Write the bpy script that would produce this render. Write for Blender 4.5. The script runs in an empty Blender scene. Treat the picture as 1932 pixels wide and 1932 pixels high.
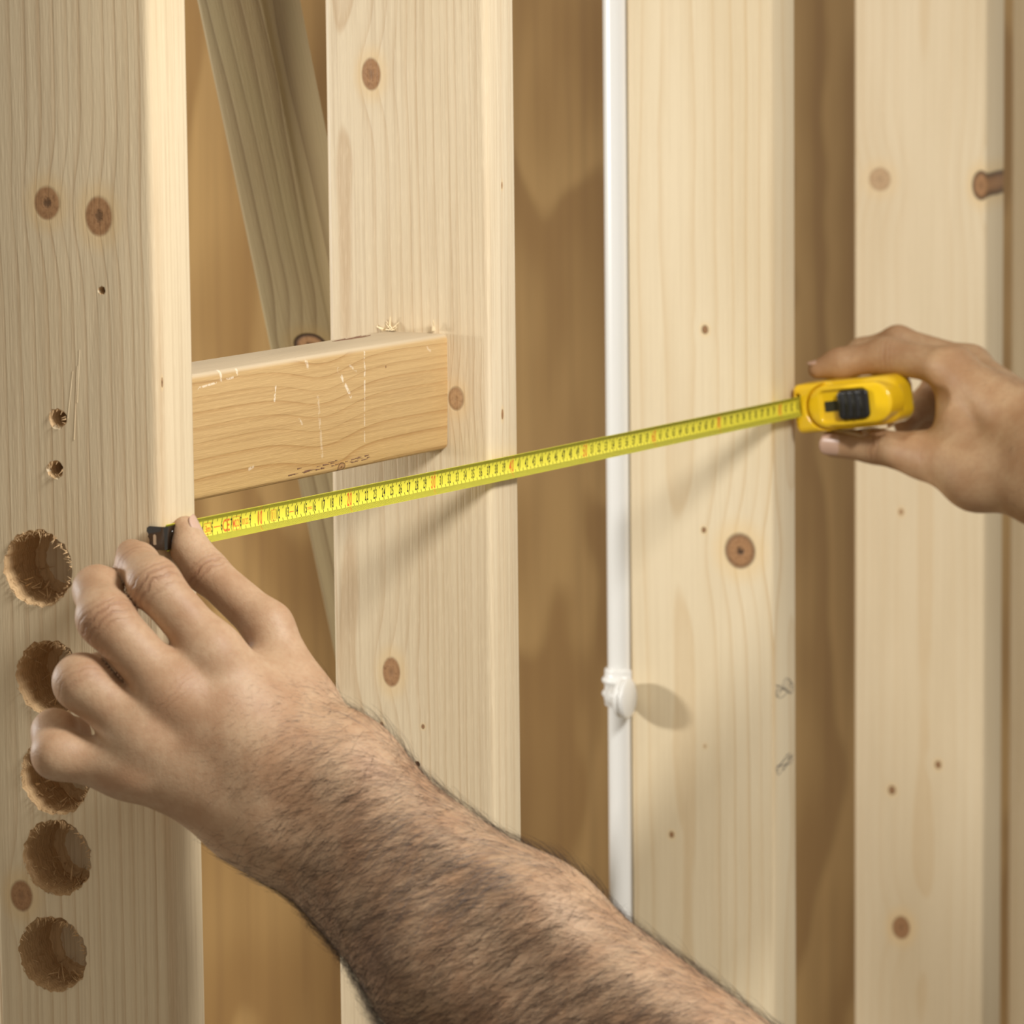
import bpy, bmesh, math, random
import numpy as np
from mathutils import Vector, Matrix
random.seed(4); rng = np.random.default_rng(4)
SC = bpy.context.scene
COL = SC.collection

# ------------------------------------------------------------------ camera
FPX = 9682.11
CAM = np.array([-2.13162, -1.13767, 0.3778]); YAW, PIT, ROL = 0.42101, 0.15105, -0.01029
FW = np.array([math.cos(YAW)*math.cos(PIT), math.sin(YAW)*math.cos(PIT), -math.sin(PIT)])
_r = np.array([math.sin(YAW), -math.cos(YAW), 0.0]); _u = np.cross(_r, FW)
RT = _r*math.cos(ROL) + _u*math.sin(ROL); UP = -_r*math.sin(ROL) + _u*math.cos(ROL)
cd = bpy.data.cameras.new('camera'); cam = bpy.data.objects.new('camera', cd); COL.objects.link(cam)
cam.matrix_world = Matrix([[RT[i], UP[i], -FW[i], CAM[i]] for i in range(3)] + [[0, 0, 0, 1]])
cd.sensor_width = 36; cd.sensor_fit = 'HORIZONTAL'; cd.lens = FPX/1932*36; cd.clip_start = .05; cd.clip_end = 60
cd.dof.use_dof = True; cd.dof.focus_distance = 2.62; cd.dof.aperture_fstop = 17
SC.camera = cam

# ------------------------------------------------------------------ light
SC.view_settings.view_transform = 'Standard'; SC.view_settings.look = 'None'
SC.view_settings.gamma = 1; SC.view_settings.exposure = 0; SC.view_settings.use_curve_mapping = False
wd = bpy.data.worlds.new('world'); SC.world = wd; wd.use_nodes = True
wd.node_tree.nodes['Background'].inputs[0].default_value = (1, .90, .76, 1)
wd.node_tree.nodes['Background'].inputs[1].default_value = .45
def area(name, loc, tgt, size, power, col=(1, 1, 1)):
    l = bpy.data.lights.new(name, 'AREA'); l.shape = 'DISK'; l.size = size; l.energy = power; l.color = col
    o = bpy.data.objects.new(name, l); COL.objects.link(o); o.location = loc
    o.rotation_euler = (Vector(tgt)-Vector(loc)).to_track_quat('-Z', 'Y').to_euler(); return o
key = area('key_softbox', (-.24, -1.08, .90), (.30, 0, -.04), .36, 11.0, (1, .985, .96)); key.data.spread = math.radians(118)
area('side_softbox', (.10, 1.08, .10), (.8, .1, -.2), .13, 10, (1, .985, .95))

# ------------------------------------------------------------------ helpers
def ray(x, y): return FW + RT*(x-966)/FPX - UP*(y-966)/FPX
def onplane(x, y, ax, v):
    d = ray(x, y); return CAM + d*(v-CAM[ax])/d[ax]
def at(x, y, z): return CAM + ray(x, y)*z           # z = distance along the view axis
def topx(P):
    d = np.asarray(P)-CAM; z = d@FW; return 966+FPX*(d@RT)/z, 966-FPX*(d@UP)/z, z
def mobj(name, verts, faces, mat=None, parent=None, smooth=False, label=None, cat=None, kind=None, group=None):
    m = bpy.data.meshes.new(name); m.from_pydata([tuple(v) for v in verts], [], faces); m.update()
    return link(name, m, mat, parent, smooth, label, cat, kind, group)
def link(name, m, mat=None, parent=None, smooth=False, label=None, cat=None, kind=None, group=None):
    o = bpy.data.objects.new(name, m); COL.objects.link(o)
    if mat:
        for k in (mat if isinstance(mat, (list, tuple)) else [mat]): m.materials.append(k)
    if parent: o.parent = parent
    if smooth: m.shade_smooth()
    tag(o, label, cat, kind, group); return o
def tag(o, label=None, cat=None, kind=None, group=None):
    for k, v in (('label', label), ('category', cat), ('kind', kind), ('group', group)):
        if v: o[k] = v
def bm_mesh(bm, name):
    m = bpy.data.meshes.new(name); bm.to_mesh(m); bm.free(); return m
def empty(name, loc, **k):
    o = bpy.data.objects.new(name, None); o.empty_display_size = .02; COL.objects.link(o); o.location = loc; tag(o, **k); return o

# ---- shader expression helper
class E:
    def __init__(s, nt, sock): s.nt, s.s = nt, sock
    def _m(s, op, *a):
        n = s.nt.nodes.new('ShaderNodeMath'); n.operation = op
        for i, v in enumerate((s,)+a):
            if isinstance(v, E): s.nt.links.new(v.s, n.inputs[i])
            else: n.inputs[i].default_value = v
        return E(s.nt, n.outputs[0])
    def __add__(s, o): return s._m('ADD', o)
    __radd__ = __add__
    def __sub__(s, o): return s._m('SUBTRACT', o)
    def __rsub__(s, o): return (s*-1)+o
    def __mul__(s, o): return s._m('MULTIPLY', o)
    __rmul__ = __mul__
    def __truediv__(s, o): return s._m('DIVIDE', o)
    def __pow__(s, o): return s._m('POWER', o)
    def f(s, op, *a): return s._m(op, *a)
    def sstep(s, a, b, lo=0., hi=1.):
        n = s.nt.nodes.new('ShaderNodeMapRange'); n.interpolation_type = 'SMOOTHSTEP'
        s.nt.links.new(s.s, n.inputs[0])
        for i, v in enumerate((a, b, lo, hi)): n.inputs[i+1].default_value = v
        return E(s.nt, n.outputs[0])
def newmat(name):
    m = bpy.data.materials.new(name); m.use_nodes = True; nt = m.node_tree
    return m, nt, nt.nodes['Principled BSDF']
def ocoord(nt, src='Object'):
    t = nt.nodes.new('ShaderNodeTexCoord'); sp = nt.nodes.new('ShaderNodeSeparateXYZ')
    nt.links.new(t.outputs[src], sp.inputs[0]); return [E(nt, sp.outputs[i]) for i in range(3)], t.outputs[src]
def comb(nt, x, y, z):
    n = nt.nodes.new('ShaderNodeCombineXYZ')
    for i, v in enumerate((x, y, z)):
        if isinstance(v, E): nt.links.new(v.s, n.inputs[i])
        else: n.inputs[i].default_value = v
    return n.outputs[0]
def noise(nt, vec, scale=1., detail=2., rough=.5):
    n = nt.nodes.new('ShaderNodeTexNoise'); nt.links.new(vec, n.inputs['Vector'])
    n.inputs['Scale'].default_value = scale; n.inputs['Detail'].default_value = detail; n.inputs['Roughness'].default_value = rough
    return E(nt, n.outputs[0])
def mix(nt, fac, a, b, mode='MIX'):
    n = nt.nodes.new('ShaderNodeMix'); n.data_type = 'RGBA'; n.blend_type = mode
    for i, v in ((0, fac), (6, a), (7, b)):
        if isinstance(v, E): nt.links.new(v.s, n.inputs[i])
        elif hasattr(v, 'is_output'): nt.links.new(v, n.inputs[i])
        elif i == 0: n.inputs[0].default_value = v
        else: n.inputs[i].default_value = (*v, 1)
    return n.outputs[2]
def bump(nt, b, h, dist=.001, strength=1.):
    n = nt.nodes.new('ShaderNodeBump'); n.inputs['Distance'].default_value = dist; n.inputs['Strength'].default_value = strength
    nt.links.new(h.s, n.inputs['Height']); nt.links.new(n.outputs[0], b.inputs['Normal'])
def plain(name, col, rough=.5, metal=0., coat=0., noisy=0., sss=0.):
    m, nt, b = newmat(name); b.inputs['Roughness'].default_value = rough; b.inputs['Metallic'].default_value = metal
    b.inputs['Coat Weight'].default_value = coat
    (_, vec) = ocoord(nt); n = noise(nt, vec, 60, 3)
    nt.links.new(mix(nt, n.sstep(.3, .75)*noisy, col, tuple(c*.7 for c in col)), b.inputs['Base Color'])
    return m

# ---- wood: true rings about an off-centre pith; boards run along local z
def wood(name, base, late, pith=(.06, .07), spacing=.004, wob=.010, line=.55, knots=(), marks=(), fibre=.5, sharp=3.2, green=0., rough=.55, seed=0., edge=None, top=None):
    m, nt, b = newmat(name)
    (x, y, z), vec = ocoord(nt)
    lo = noise(nt, comb(nt, x*9.+seed, y*9., z*1.6+seed), 1, 2, .5) - .5
    lo2 = noise(nt, comb(nt, x*26.+seed, y*26., z*7.+seed), 1, 2, .5) - .5
    r = ((x-pith[0])**2. + (y-pith[1])**2.).f('SQRT') + lo*wob + lo2*(wob*.16)
    kn = noise(nt, vec, 420, 3, .65)
    kmask = None; kcol = None; dead = None; halo = None
    for k in knots:
        u = (y if k.get('face', 'x') == 'x' else x) - k['u']; w = (z - k['z'])*(1./k.get('el', 1.25))
        d = (u*u + w*w).f('SQRT') + lo2*(k['r']*.42)
        g = ((d*d)*(-1./(2*(k['r']*2.1)**2))).f('EXPONENT')
        if k.get('defl', 1): r = r + g*(k['r']*k.get('defl', 1)*.55)
        q = d*(1./k['r'])
        mk = q.sstep(.82, 1.06, 1., 0.)*k.get('s', 1.)
        ring = ((q*k.get('rings', 16.)).f('SINE'))*.06 + .48
        ctr = (q + (kn-.5)*.75).sstep(.05, .36, k.get('heart', .28), 0.)
        rim = q.sstep(.6, .95, 0., k.get('rim', .14))*q.sstep(.95, 1.12, 1., 0.)
        dk = (ctr + rim)*k.get('s', 1.)
        kmask = mk if kmask is None else kmask.f('MAXIMUM', mk)
        kcol = ring if kcol is None else kcol + (ring-.55)*mk
        dead = dk if dead is None else dead.f('MAXIMUM', dk)
        h = q.sstep(1.0, 2.3, .45, 0.)*k.get('s', 1.)*k.get('halo', 1.)
        halo = h if halo is None else halo.f('MAXIMUM', h)
    fr = (r*(1./spacing)).f('FRACT')
    late_w = (fr**sharp)*fr.sstep(.93, 1., 1., 0.)
    streak = noise(nt, comb(nt, x*520., y*520., z*7.), 1, 2, .6)
    fine = noise(nt, comb(nt, x*1500., y*1500., z*90.), 1, 1, .5)
    blot = noise(nt, comb(nt, x*14.+3+seed, y*14., z*3.), 1, 3, .55)
    var = noise(nt, comb(nt, (r*(1./spacing)).f('FLOOR'), seed, 0.), 3.7, 0)
    c = mix(nt, blot.sstep(.3, .72), base, tuple(q*f for q, f in zip(base, (.90, .87, .82))))
    c = mix(nt, late_w*(var.sstep(.25, .8, .35, 1.))*line, c, late)
    c = mix(nt, streak.sstep(.42, .72)*fibre*.30, c, tuple(q*.74 for q in late))
    c = mix(nt, fine.sstep(.52, .7)*fibre*.22, c, tuple(min(1, q*1.22) for q in base))
    if edge: c = mix(nt, y.sstep(edge[0], edge[1], edge[2], 0.), c, edge[3])
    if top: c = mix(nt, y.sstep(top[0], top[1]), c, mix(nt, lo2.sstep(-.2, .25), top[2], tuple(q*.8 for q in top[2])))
    if green: c = mix(nt, lo2.sstep(-.05, .25)*green, c, (.33, .30, .14))
    if kmask is not None:
        c = mix(nt, halo, c, tuple(q*f for q, f in zip(base, (1.02, .86, .60))))
        c = mix(nt, kmask, c, mix(nt, kcol, (.30, .145, .06), (.50, .29, .14)))
        c = mix(nt, kmask*kn.sstep(.46, .70)*.45, c, (.17, .075, .03))
        c = mix(nt, dead, c, (.05, .025, .012))
    for mk in marks:      # pale scuffs: (u0,z0,u1,z1,width,strength)
        u0, z0, u1, z1, wdt, st = mk
        L2 = (u1-u0)**2+(z1-z0)**2
        t = (((y-u0)*(u1-u0) + (z-z0)*(z1-z0))*(1./L2)).f('MINIMUM', 1.).f('MAXIMUM', 0.)
        dd = ((y-u0-t*(u1-u0))**2. + (z-z0-t*(z1-z0))**2.).f('SQRT')
        nn = noise(nt, vec, 900, 2, .6)*noise(nt, vec, 220, 2, .5).sstep(.28, .58)*1.3
        c = mix(nt, dd.sstep(wdt*.3, wdt, 1., 0.)*nn.sstep(.35, .6)*st*x.sstep(.002, .004, 1., 0.), c, (.95, .86, .70))
    nt.links.new(c, b.inputs['Base Color'])
    b.inputs['Roughness'].default_value = rough; b.inputs['Specular IOR Level'].default_value = .35
    hgt = streak*.5 + fine*.5 - late_w*.35
    if dead is not None: hgt = hgt - dead*1.5
    bump(nt, b, hgt, .00035, .8)
    return m

def board_bm(t, d, z0, z1, bev, seg=3, nz=1):
    bm = bmesh.new()
    bmesh.ops.create_cube(bm, size=1)
    for v in bm.verts: v.co = ((v.co.x+.5)*t, (v.co.y+.5)*d, z0+(v.co.z+.5)*(z1-z0))
    ed = [e for e in bm.edges if abs(e.verts[0].co.z-e.verts[1].co.z) > 1e-4]
    bmesh.ops.bevel(bm, geom=ed, offset=bev, segments=seg, affect='EDGES', profile=.5)
    return bm
def smooth_by_angle(m, ang=35):
    bm = bmesh.new(); bm.from_mesh(m)
    for f in bm.faces: f.smooth = True
    for e in bm.edges:
        if len(e.link_faces) == 2 and e.calc_face_angle(0) > math.radians(ang): e.smooth = False
    bm.to_mesh(m); bm.free()

# ------------------------------------------------------------------ setting
D, T = .09663, .03833
XS = [0.0, .38094, .80592, 1.21181, 1.553]
ZB, ZT = -1.15, 1.35
PINE = (.74, .575, .365); LATE = (.50, .30, .125)
floor_m = plain('concrete_floor', (.36, .34, .31), .8, noisy=.6)
mobj('floor', [(-3, -3, ZB-.04), (6, -3, ZB-.04), (6, 3, ZB-.04), (-3, 3, ZB-.04)], [(0, 1, 2, 3)], floor_m, kind='structure')

def ply_mat():
    m, nt, b = newmat('plywood_sheathing')
    (x, y, z), vec = ocoord(nt)
    lo = noise(nt, comb(nt, x*1.7+4.2, 0., z*1.5+1.), 1, 3, .55)
    w = (lo*7.+ x*2.).f('FRACT')
    band = w.sstep(.0, .75)*w.sstep(.85, 1., 1., 0.)
    st = noise(nt, comb(nt, x*60., 0., z*3.), 1, 3, .6)
    c = mix(nt, band*.75, (.70, .445, .175), (.44, .245, .08))
    c = mix(nt, st.sstep(.4, .75)*.35, c, (.30, .16, .06))
    nt.links.new(c, b.inputs['Base Color']); b.inputs['Roughness'].default_value = .6
    return m
PLYY = .50
bm = bmesh.new(); bmesh.ops.create_cube(bm, size=1)
for v in bm.verts: v.co = (.92+(v.co.x+.5)*3.6, PLYY+(v.co.y+.5)*.018, ZB-.04+(v.co.z+.5)*(ZT-ZB+.08))
link('wall_back', bm_mesh(bm, 'wall_back'), ply_mat(), kind='structure')

plate_m = wood('plate_pine', PINE, LATE, seed=8.)
for nm, zz, lb in (('bottom_plate', ZB-.04, 'pine sole plate lying on the floor under the studs'), ('top_plate', ZT, 'pine head plate running over the tops of the studs')):
    o = link(nm, bm_mesh(board_bm(.04, D, -.25, 1.85, .003), nm), plate_m, label=lb, cat='timber')
    o.matrix_world = Matrix(((0, 0, 1, 0), (0, 1, 0, 0), (-1, 0, 0, zz+.04), (0, 0, 0, 1)))

# ------------------------------------------------------------------ studs
def K(i, px, py, rpx, face='x', **k):
    P = onplane(px, py, 0, XS[i]) if face == 'x' else onplane(px, py, 1, 0.)
    sc = topx(P)[2]/FPX
    return dict(face=face, u=P[1] if face == 'x' else P[0]-XS[i], z=P[2], r=rpx*sc, **k)
knots = [
 [K(0, 88, 383, 27, rim=.1, heart=.7, el=1.15), K(0, 186, 408, 28, rim=.1, heart=.6, el=1.3), K(0, 306, 722, 3, 'y', el=3, heart=.9, rim=.5, defl=.3), K(0, 40, 1690, 25)],
 [K(1, 738, 1268, 19, el=1.55, rim=.12), K(1, 720, 1366, 3.5, heart=.9, rim=.5), K(1, 798, 1371, 3.5, heart=.9, rim=.5), K(1, 860, 752, 17, el=1.4, rim=.35, heart=.3, s=.75), K(1, 948, 782, 4.5, 'y', el=2.2, rim=.3), K(1, 947, 350, 3, 'y', el=2.4), K(1, 700, 140, 20, el=1.5)],
 [K(2, 1330, 622, 6.5, heart=1., rim=.7, defl=1.5), K(2, 1328, 1000, 4.5, heart=1., rim=.7, defl=.5), K(2, 1397, 1040, 32, heart=.95, rim=.45, el=1.08, defl=1.2, rings=20.), K(2, 1330, 1408, 3.5, s=.5), K(2, 1267, 1575, 5, heart=.8, rim=.5)],
 [K(3, 1660, 338, 22, s=.6, el=1.0), K(3, 1851, 350, 17, el=1.6, heart=.3, rim=.8), K(3, 1700, 966, 5, heart=.6, s=.8), K(3, 1770, 1443, 6, heart=.9, rim=.6), K(3, 1683, 1491, 7, heart=.8, rim=.6), K(3, 1700, 1750, 18)],
 []]
WM = [wood('pine_drilled', (.73, .60, .40), (.43, .255, .115), pith=(.030, .105), spacing=.0060, wob=.012, knots=knots[0], line=.85, sharp=5., seed=1.3, fibre=.8),
      wood('pine_fine', (.76, .635, .44), (.50, .32, .16), pith=(.05, .085), spacing=.0034, wob=.008, knots=knots[1], line=.75, sharp=4.5, seed=2.1, fibre=.9),
      wood('pine_pale', (.78, .66, .455), (.56, .36, .15), pith=(.030, .060), spacing=.0078, wob=.020, knots=knots[2], line=.95, sharp=7., seed=5.7, fibre=.35),
      wood('pine_straight', (.78, .655, .45), (.60, .40, .18), pith=(.06, .045), spacing=.0040, wob=.008, knots=knots[3], line=.42, seed=7.2, fibre=.35),
      wood('pine_far', (.76, .65, .45), (.55, .38, .18), spacing=.004, seed=9.4)]
TORN = wood('torn_wood', (.66, .46, .25), (.36, .20, .08), spacing=.0022, wob=.02, line=.8, fibre=1., seed=3.3, rough=.8)
SL = ['pine stud with a column of large drilled holes, hooked by the tape end',
      'pine stud that the end of the horizontal block butts against',
      'pale pine stud with a big round knot and pencil scribbles beside the white pipe',
      'pale pine stud standing behind the yellow tape case and right hand',
      'pale pine stud next beyond the stud behind the tape case']
BEV = [.0042, .0036, .0018, .0022, .002]
HOLES = [(72, 1072, .0181), (95, 1280, .0181), (104, 1466, .0181), (108, 1618, .0181), (100, 1800, .0181)]
SCREW = [(192, 548, .0017), (109, 790, .0042), (104, 886, .0038), (787+0, 1442, .0015)]
studs = []
for i, X in enumerate(XS):
    bm = board_bm(T, D, ZB, ZT, BEV[i])
    if i == 0:
        bmesh.ops.bisect_plane(bm, geom=bm.verts[:]+bm.edges[:]+bm.faces[:], plane_co=(0, 0, .3), plane_no=(0, 0, 1))
        bmesh.ops.bisect_plane(bm, geom=bm.verts[:]+bm.edges[:]+bm.faces[:], plane_co=(0, 0, -.35), plane_no=(0, 0, 1))
    o = link('timber_stud', bm_mesh(bm, 'timber_stud'), [WM[i], TORN] if i < 2 else WM[i], label=SL[i], cat='stud', group='wall studs')
    o.location = (X, 0, 0); studs.append(o)
    holes = []
    if i == 0: holes = [(onplane(x, y, 0, 0.), r, 1) for x, y, r in HOLES] + [(onplane(x, y, 0, 0.), r, 0) for x, y, r in SCREW[:3]]
    if i == 1: holes = [(onplane(*SCREW[3][:2], 0, X), SCREW[3][2], 0)]
    for P, r, through in holes:
        cb = bmesh.new(); n = 72 if through else 20; ph = random.random()*9
        prof = [(-.004, 1.10), (.0, 1.035), (.0012, 1.0), (.012, .985), (.029, .97), (.031, .7)] if through else [(-.003, 1.35), (.0, 1.2), (.002, .9), (.016, .55)]
        rings = []
        for dx, f in prof:
            row = []
            for a in range(n):
                th = 2*math.pi*a/n; j = 1+(.012*math.sin(7*th+ph)+.014*math.sin(17*th+2*ph)+.010*math.sin(29*th+dx*300))*(1.6 if through else 4)
                row.append(cb.verts.new((dx, P[1]+r*f*j*math.cos(th), P[2]+r*f*j*math.sin(th))))
            rings.append(row)
        for a0, a1 in zip(rings, rings[1:]):
            for a in range(n): cb.faces.new((a0[a], a0[(a+1) % n], a1[(a+1) % n], a1[a]))
        cb.faces.new(rings[0][::-1]); cb.faces.new(rings[-1]); bmesh.ops.recalc_face_normals(cb, faces=cb.faces[:])
        cm = bm_mesh(cb, 'cut'); co = bpy.data.objects.new('cut', cm); COL.objects.link(co); co.location = (X, 0, 0)
        md = o.modifiers.new('b', 'BOOLEAN'); md.object = co; md.solver = 'EXACT'
        dg = bpy.context.evaluated_depsgraph_get(); nm = bpy.data.meshes.new_from_object(o.evaluated_get(dg))
        o.modifiers.clear(); o.data = nm; bpy.data.objects.remove(co); bpy.data.meshes.remove(cm)
    if holes:
        for f in o.data.polygons:
            c = f.center
            if c.x > .0004 and any(math.hypot(c.y-P[1], c.z-P[2]) < r*1.06 and abs(f.normal.x) < .95 for P, r, _ in holes) and c.x < T-.0002 and f.area < .004:
                f.material_index = 1
    smooth_by_angle(o.data, 40)
    o.data.name = 'timber_stud'

def strip(V, F, p, d, nrm, L, w, curl, n=4):
    """a tapering splinter"""
    d = np.asarray(d, float); d /= np.linalg.norm(d); nrm = np.asarray(nrm, float)
    s = np.cross(d, nrm); s /= np.linalg.norm(s)+1e-9; b0 = len(V)
    for k in range(n+1):
        t = k/n; c = np.asarray(p)+d*L*t+nrm*curl*L*t*t; ww = w*(1-t*.8)
        V += [c-s*ww, c+s*ww, c+nrm*w*.6]
    for k in range(n):
        a = b0+k*3; F += [(a, a+1, a+4, a+3), (a+1, a+2, a+5, a+4), (a+2, a, a+3, a+5)]
for hi, (x, y, r) in enumerate(HOLES):
    P = onplane(x, y, 0, 0.); V, F = [], []
    for k in range(300):
        th = random.uniform(0, 2*math.pi); rr = r*random.uniform(.97, 1.05)
        top = max(0, math.sin(th)); low = max(0, -math.sin(th))
        if random.random() > .45+.55*max(top, low): continue
        dep = random.choice([0, 0, 1])*random.uniform(.001, .020)
        p = (-.0003+dep, P[1]+rr*math.cos(th)*(1 if dep == 0 else .95), P[2]+rr*math.sin(th)*(1 if dep == 0 else .95))
        inward = np.array([0, -math.cos(th), -math.sin(th)])
        tang = np.array([0, -math.sin(th), math.cos(th)])
        d = inward*random.uniform(.1, .7)+tang*random.uniform(-1, 1)*.8+np.array([-1, 0, 0])*(random.uniform(.1, .8) if dep == 0 else -.1)
        strip(V, F, p, d, inward, random.uniform(.0008, .0026)*(1+.5*top), random.uniform(.00012, .00035), random.uniform(-.4, .6))
    for k in range(40):   # torn wad in the lower part of the bore
        th = random.uniform(-2.6, -.3); dep = random.uniform(.008, .032)
        p = (dep, P[1]+r*.93*math.cos(th), P[2]+r*.93*math.sin(th))
        inward = np.array([0, -math.cos(th), -math.sin(th)])
        strip(V, F, p, inward*.5+np.array([random.uniform(-1, 1), random.uniform(-1, 1), 0]), inward, random.uniform(.002, .006), random.uniform(.0003, .0008), random.uniform(-.3, 1))
    mobj('torn_fibres', V, F, TORN, studs[0], kind='stuff')
for x, y, r in SCREW[1:3]:
    P = onplane(x, y, 0, 0.); V, F = [], []
    for k in range(16):
        th = random.uniform(0, 6.28)
        strip(V, F, (-.0002, P[1]+r*1.1*math.cos(th), P[2]+r*1.1*math.sin(th)), (-.3, -math.cos(th)*random.uniform(.2, 1), -math.sin(th)+random.uniform(-1, .2)), (-1, 0, 0), random.uniform(.001, .003), .0003, .3)
    mobj('torn_fibres', V, F, TORN, studs[0], kind='stuff')
# long lifted splinter of grain beside the screw holes
V, F = [], []
for a, b_, w in [((150, 660), (146, 760), 2), ((137, 700), (128, 790), 2), ((146, 690), (140, 830), 2.2)]:
    A = onplane(*a, 0, 0.); B = onplane(*b_, 0, 0.)
    strip(V, F, A+np.array([.0001, 0, 0]), B-A, (-1, 0, 0), np.linalg.norm(B-A), w/3900, .002, 6)
mobj('lifted_splinter', V, F, WM[0], studs[0])

# pencil scribbles on the stud edge
graph = plain('graphite', (.10, .09, .085), .6)
for cxp, cyp, pts in [(1479, 1298, [(-16, -6), (2, 2), (16, -9), (17, 6), (0, 0), (-15, 12), (-4, 3), (12, -12), (6, 9), (-14, 4), (15, 0), (-2, -8), (10, 10)]),
                      (1480, 1440, [(17, -16), (-2, -4), (-16, 12), (-8, 2), (12, -12), (6, 0), (-14, 16), (2, 5), (15, -10), (-4, 10), (8, -8), (-12, 8)])]:
    cu = bpy.data.curves.new('pencil_mark', 'CURVE'); cu.dimensions = '3D'; cu.bevel_depth = .00018; cu.bevel_resolution = 1; cu.resolution_u = 6
    sp = cu.splines.new('BEZIER'); sp.bezier_points.add(len(pts)-1)
    for bp, (dx, dy) in zip(sp.bezier_points, pts):
        P = onplane(cxp+dx, cyp+dy, 1, -.00005); bp.co = (P[0]-XS[2], P[1], P[2]); bp.handle_left_type = bp.handle_right_type = 'AUTO'
    co = bpy.data.objects.new('pm', cu); COL.objects.link(co)
    dg = bpy.context.evaluated_depsgraph_get(); m = bpy.data.meshes.new_from_object(co.evaluated_get(dg)); bpy.data.objects.remove(co)
    m.materials.clear(); link('pencil_mark', m, graph, studs[2])

# ------------------------------------------------------------------ horizontal block between the first two studs
BY = .025; BT, BH = .0383, .0632; BXE = XS[1]
def bl(px, py):      # pixel on its front -> (local y = height, local z = along)
    P = onplane(px, py, 1, BY); return P
pR0, pR1 = onplane(849, 847, 0, BXE), onplane(840, 630, 0, BXE)
pL0, pL1 = onplane(376, 954.6, 1, BY), onplane(371, 697, 1, BY)
slope = ((pR0[2]+pR1[2])-(pL0[2]+pL1[2]))/2/(BXE-(pL0[0]+pL1[0])/2)
zR = (pR0[2]+pR1[2])/2
# local frame: x = depth into the wall, y = height, z = along the wall
ang = math.atan(slope)
ex = np.array([0, 1., 0]); ez = np.array([math.cos(ang), 0, math.sin(ang)]); ey = np.cross(ez, ex)
org = np.array([BXE, BY, zR]) - ey*BH/2
BM = Matrix([[ex[i], ey[i], ez[i], org[i]] for i in range(3)]+[[0, 0, 0, 1]])
def bloc(px, py):
    q = np.array([ex, ey, ez])@(onplane(px, py, 1, BY)-org); return q[1], q[2]
marks = []
for a, b_, w, s in [((688, 665), (688, 735), 3.5, .8), ((688, 735), (688, 845), 2.5, .6), ((638, 697), (662, 748), 4.5, .85), ((418, 698), (416, 722), 5, .8), ((450, 690), (447, 706), 4, .7),
                    ((520, 730), (518, 755), 4, .8), ((578, 683), (580, 692), 6, .7), ((372, 733), (440, 712), 2.2, .8), ((805, 655), (812, 662), 3, .5), ((600, 750), (608, 860), 5, .35), ((470, 885), (478, 880), 3.5, .6), ((660, 690), (672, 700), 3, .5), ((565, 790), (570, 800), 3, .5)]:
    u0, z0 = bloc(*a); u1, z1 = bloc(*b_); marks.append((u0, z0, u1, z1, w*1.25/3550, s*.62))
kb = []
for px, py, rp, el in [(645, 882, 9, 1.8), (697, 893, 7, 1.4), (728, 692, 2.5, 1)]:
    u, z = bloc(px, py); kb.append(dict(u=u, z=z, r=rp/3550, el=el, heart=.8, rim=.7, s=.85, halo=.6))
u, z = bloc(612, 780); kb.append(dict(u=u+.02, z=z, r=.020, s=0., el=.7, defl=.5))
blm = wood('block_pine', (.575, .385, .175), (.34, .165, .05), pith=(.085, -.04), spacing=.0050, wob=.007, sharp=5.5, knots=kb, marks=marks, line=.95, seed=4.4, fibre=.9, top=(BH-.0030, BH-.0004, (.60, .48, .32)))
bmx = board_bm(BT, BH, -.345, 0, .0032)
o = link('timber_block', bm_mesh(bmx, 'timber_block'), blm, label='honey-coloured horizontal timber block fixed between two pine studs', cat='timber block')
smooth_by_angle(o.data); o.matrix_world = BM; block = o
# bark-stained crack on its top, ragged bark edge along the bottom
dark = plain('bark', (.20, .10, .055), .8, noisy=.7)
V, F = [], []
for k in range(26):
    t = k/25; px = 558+t*66; py = 656-t*10+random.uniform(-2, 2)
    P = onplane(px, py, 2, org[2]+BH-.001); q = np.array([ex, ey, ez])@(P-org)
    strip(V, F, (max(.004, min(.03, q[0])), BH-.0001, q[2]), (random.uniform(-.15, .15), .02, 1), (0, 1, 0), random.uniform(.006, .02), random.uniform(.0003, .0008), 0)
mobj('bark_crack', V, F, dark, block)
V, F = [], []
for k in range(34):
    t = random.random(); px = 540+t*160; py = 917-t*28+random.uniform(-6, 6)
    u, z = bloc(px, py); u = max(u, .0035+random.random()**2*.003); strip(V, F, (-.0001, u, z), (-.01, random.uniform(-.03, .05), 1), (-1, 0, 0), random.uniform(.002, .008), random.uniform(.0001, .00045), 0)
mobj('bark_edge', V, F, dark, block)

# curled shavings lying on the block against the stud
shav = plain('shaving_pine', (.80, .66, .42), .7)
for px, py, L, n in [(738, 622, .0065, 12), (822, 622, .005, 6)]:
    P = onplane(px, py, 0, BXE); P[0] -= .0015; P[2] = max(P[2], zR+BH/2+.0003)-.0004
    V, F = [], []
    for k in range(n):
        strip(V, F, (random.uniform(-.002, .001), random.uniform(-1, 1)*L*.8*(n > 8), 0), (random.uniform(-.5, .3), random.uniform(-1, 1)*(1 if n > 8 else .3), random.uniform(.1, .6) if n > 8 else 2), (0, 0, 1), L*random.uniform(.5, 1), .0009, random.uniform(-.3, .5))
    o = mobj('wood_shaving', V, F, shav, label='pale curled wood shavings on the block top against the stud' if n > 8 else 'upright splinter of pale wood at the block corner', cat='shaving')
    o.location = P

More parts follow.
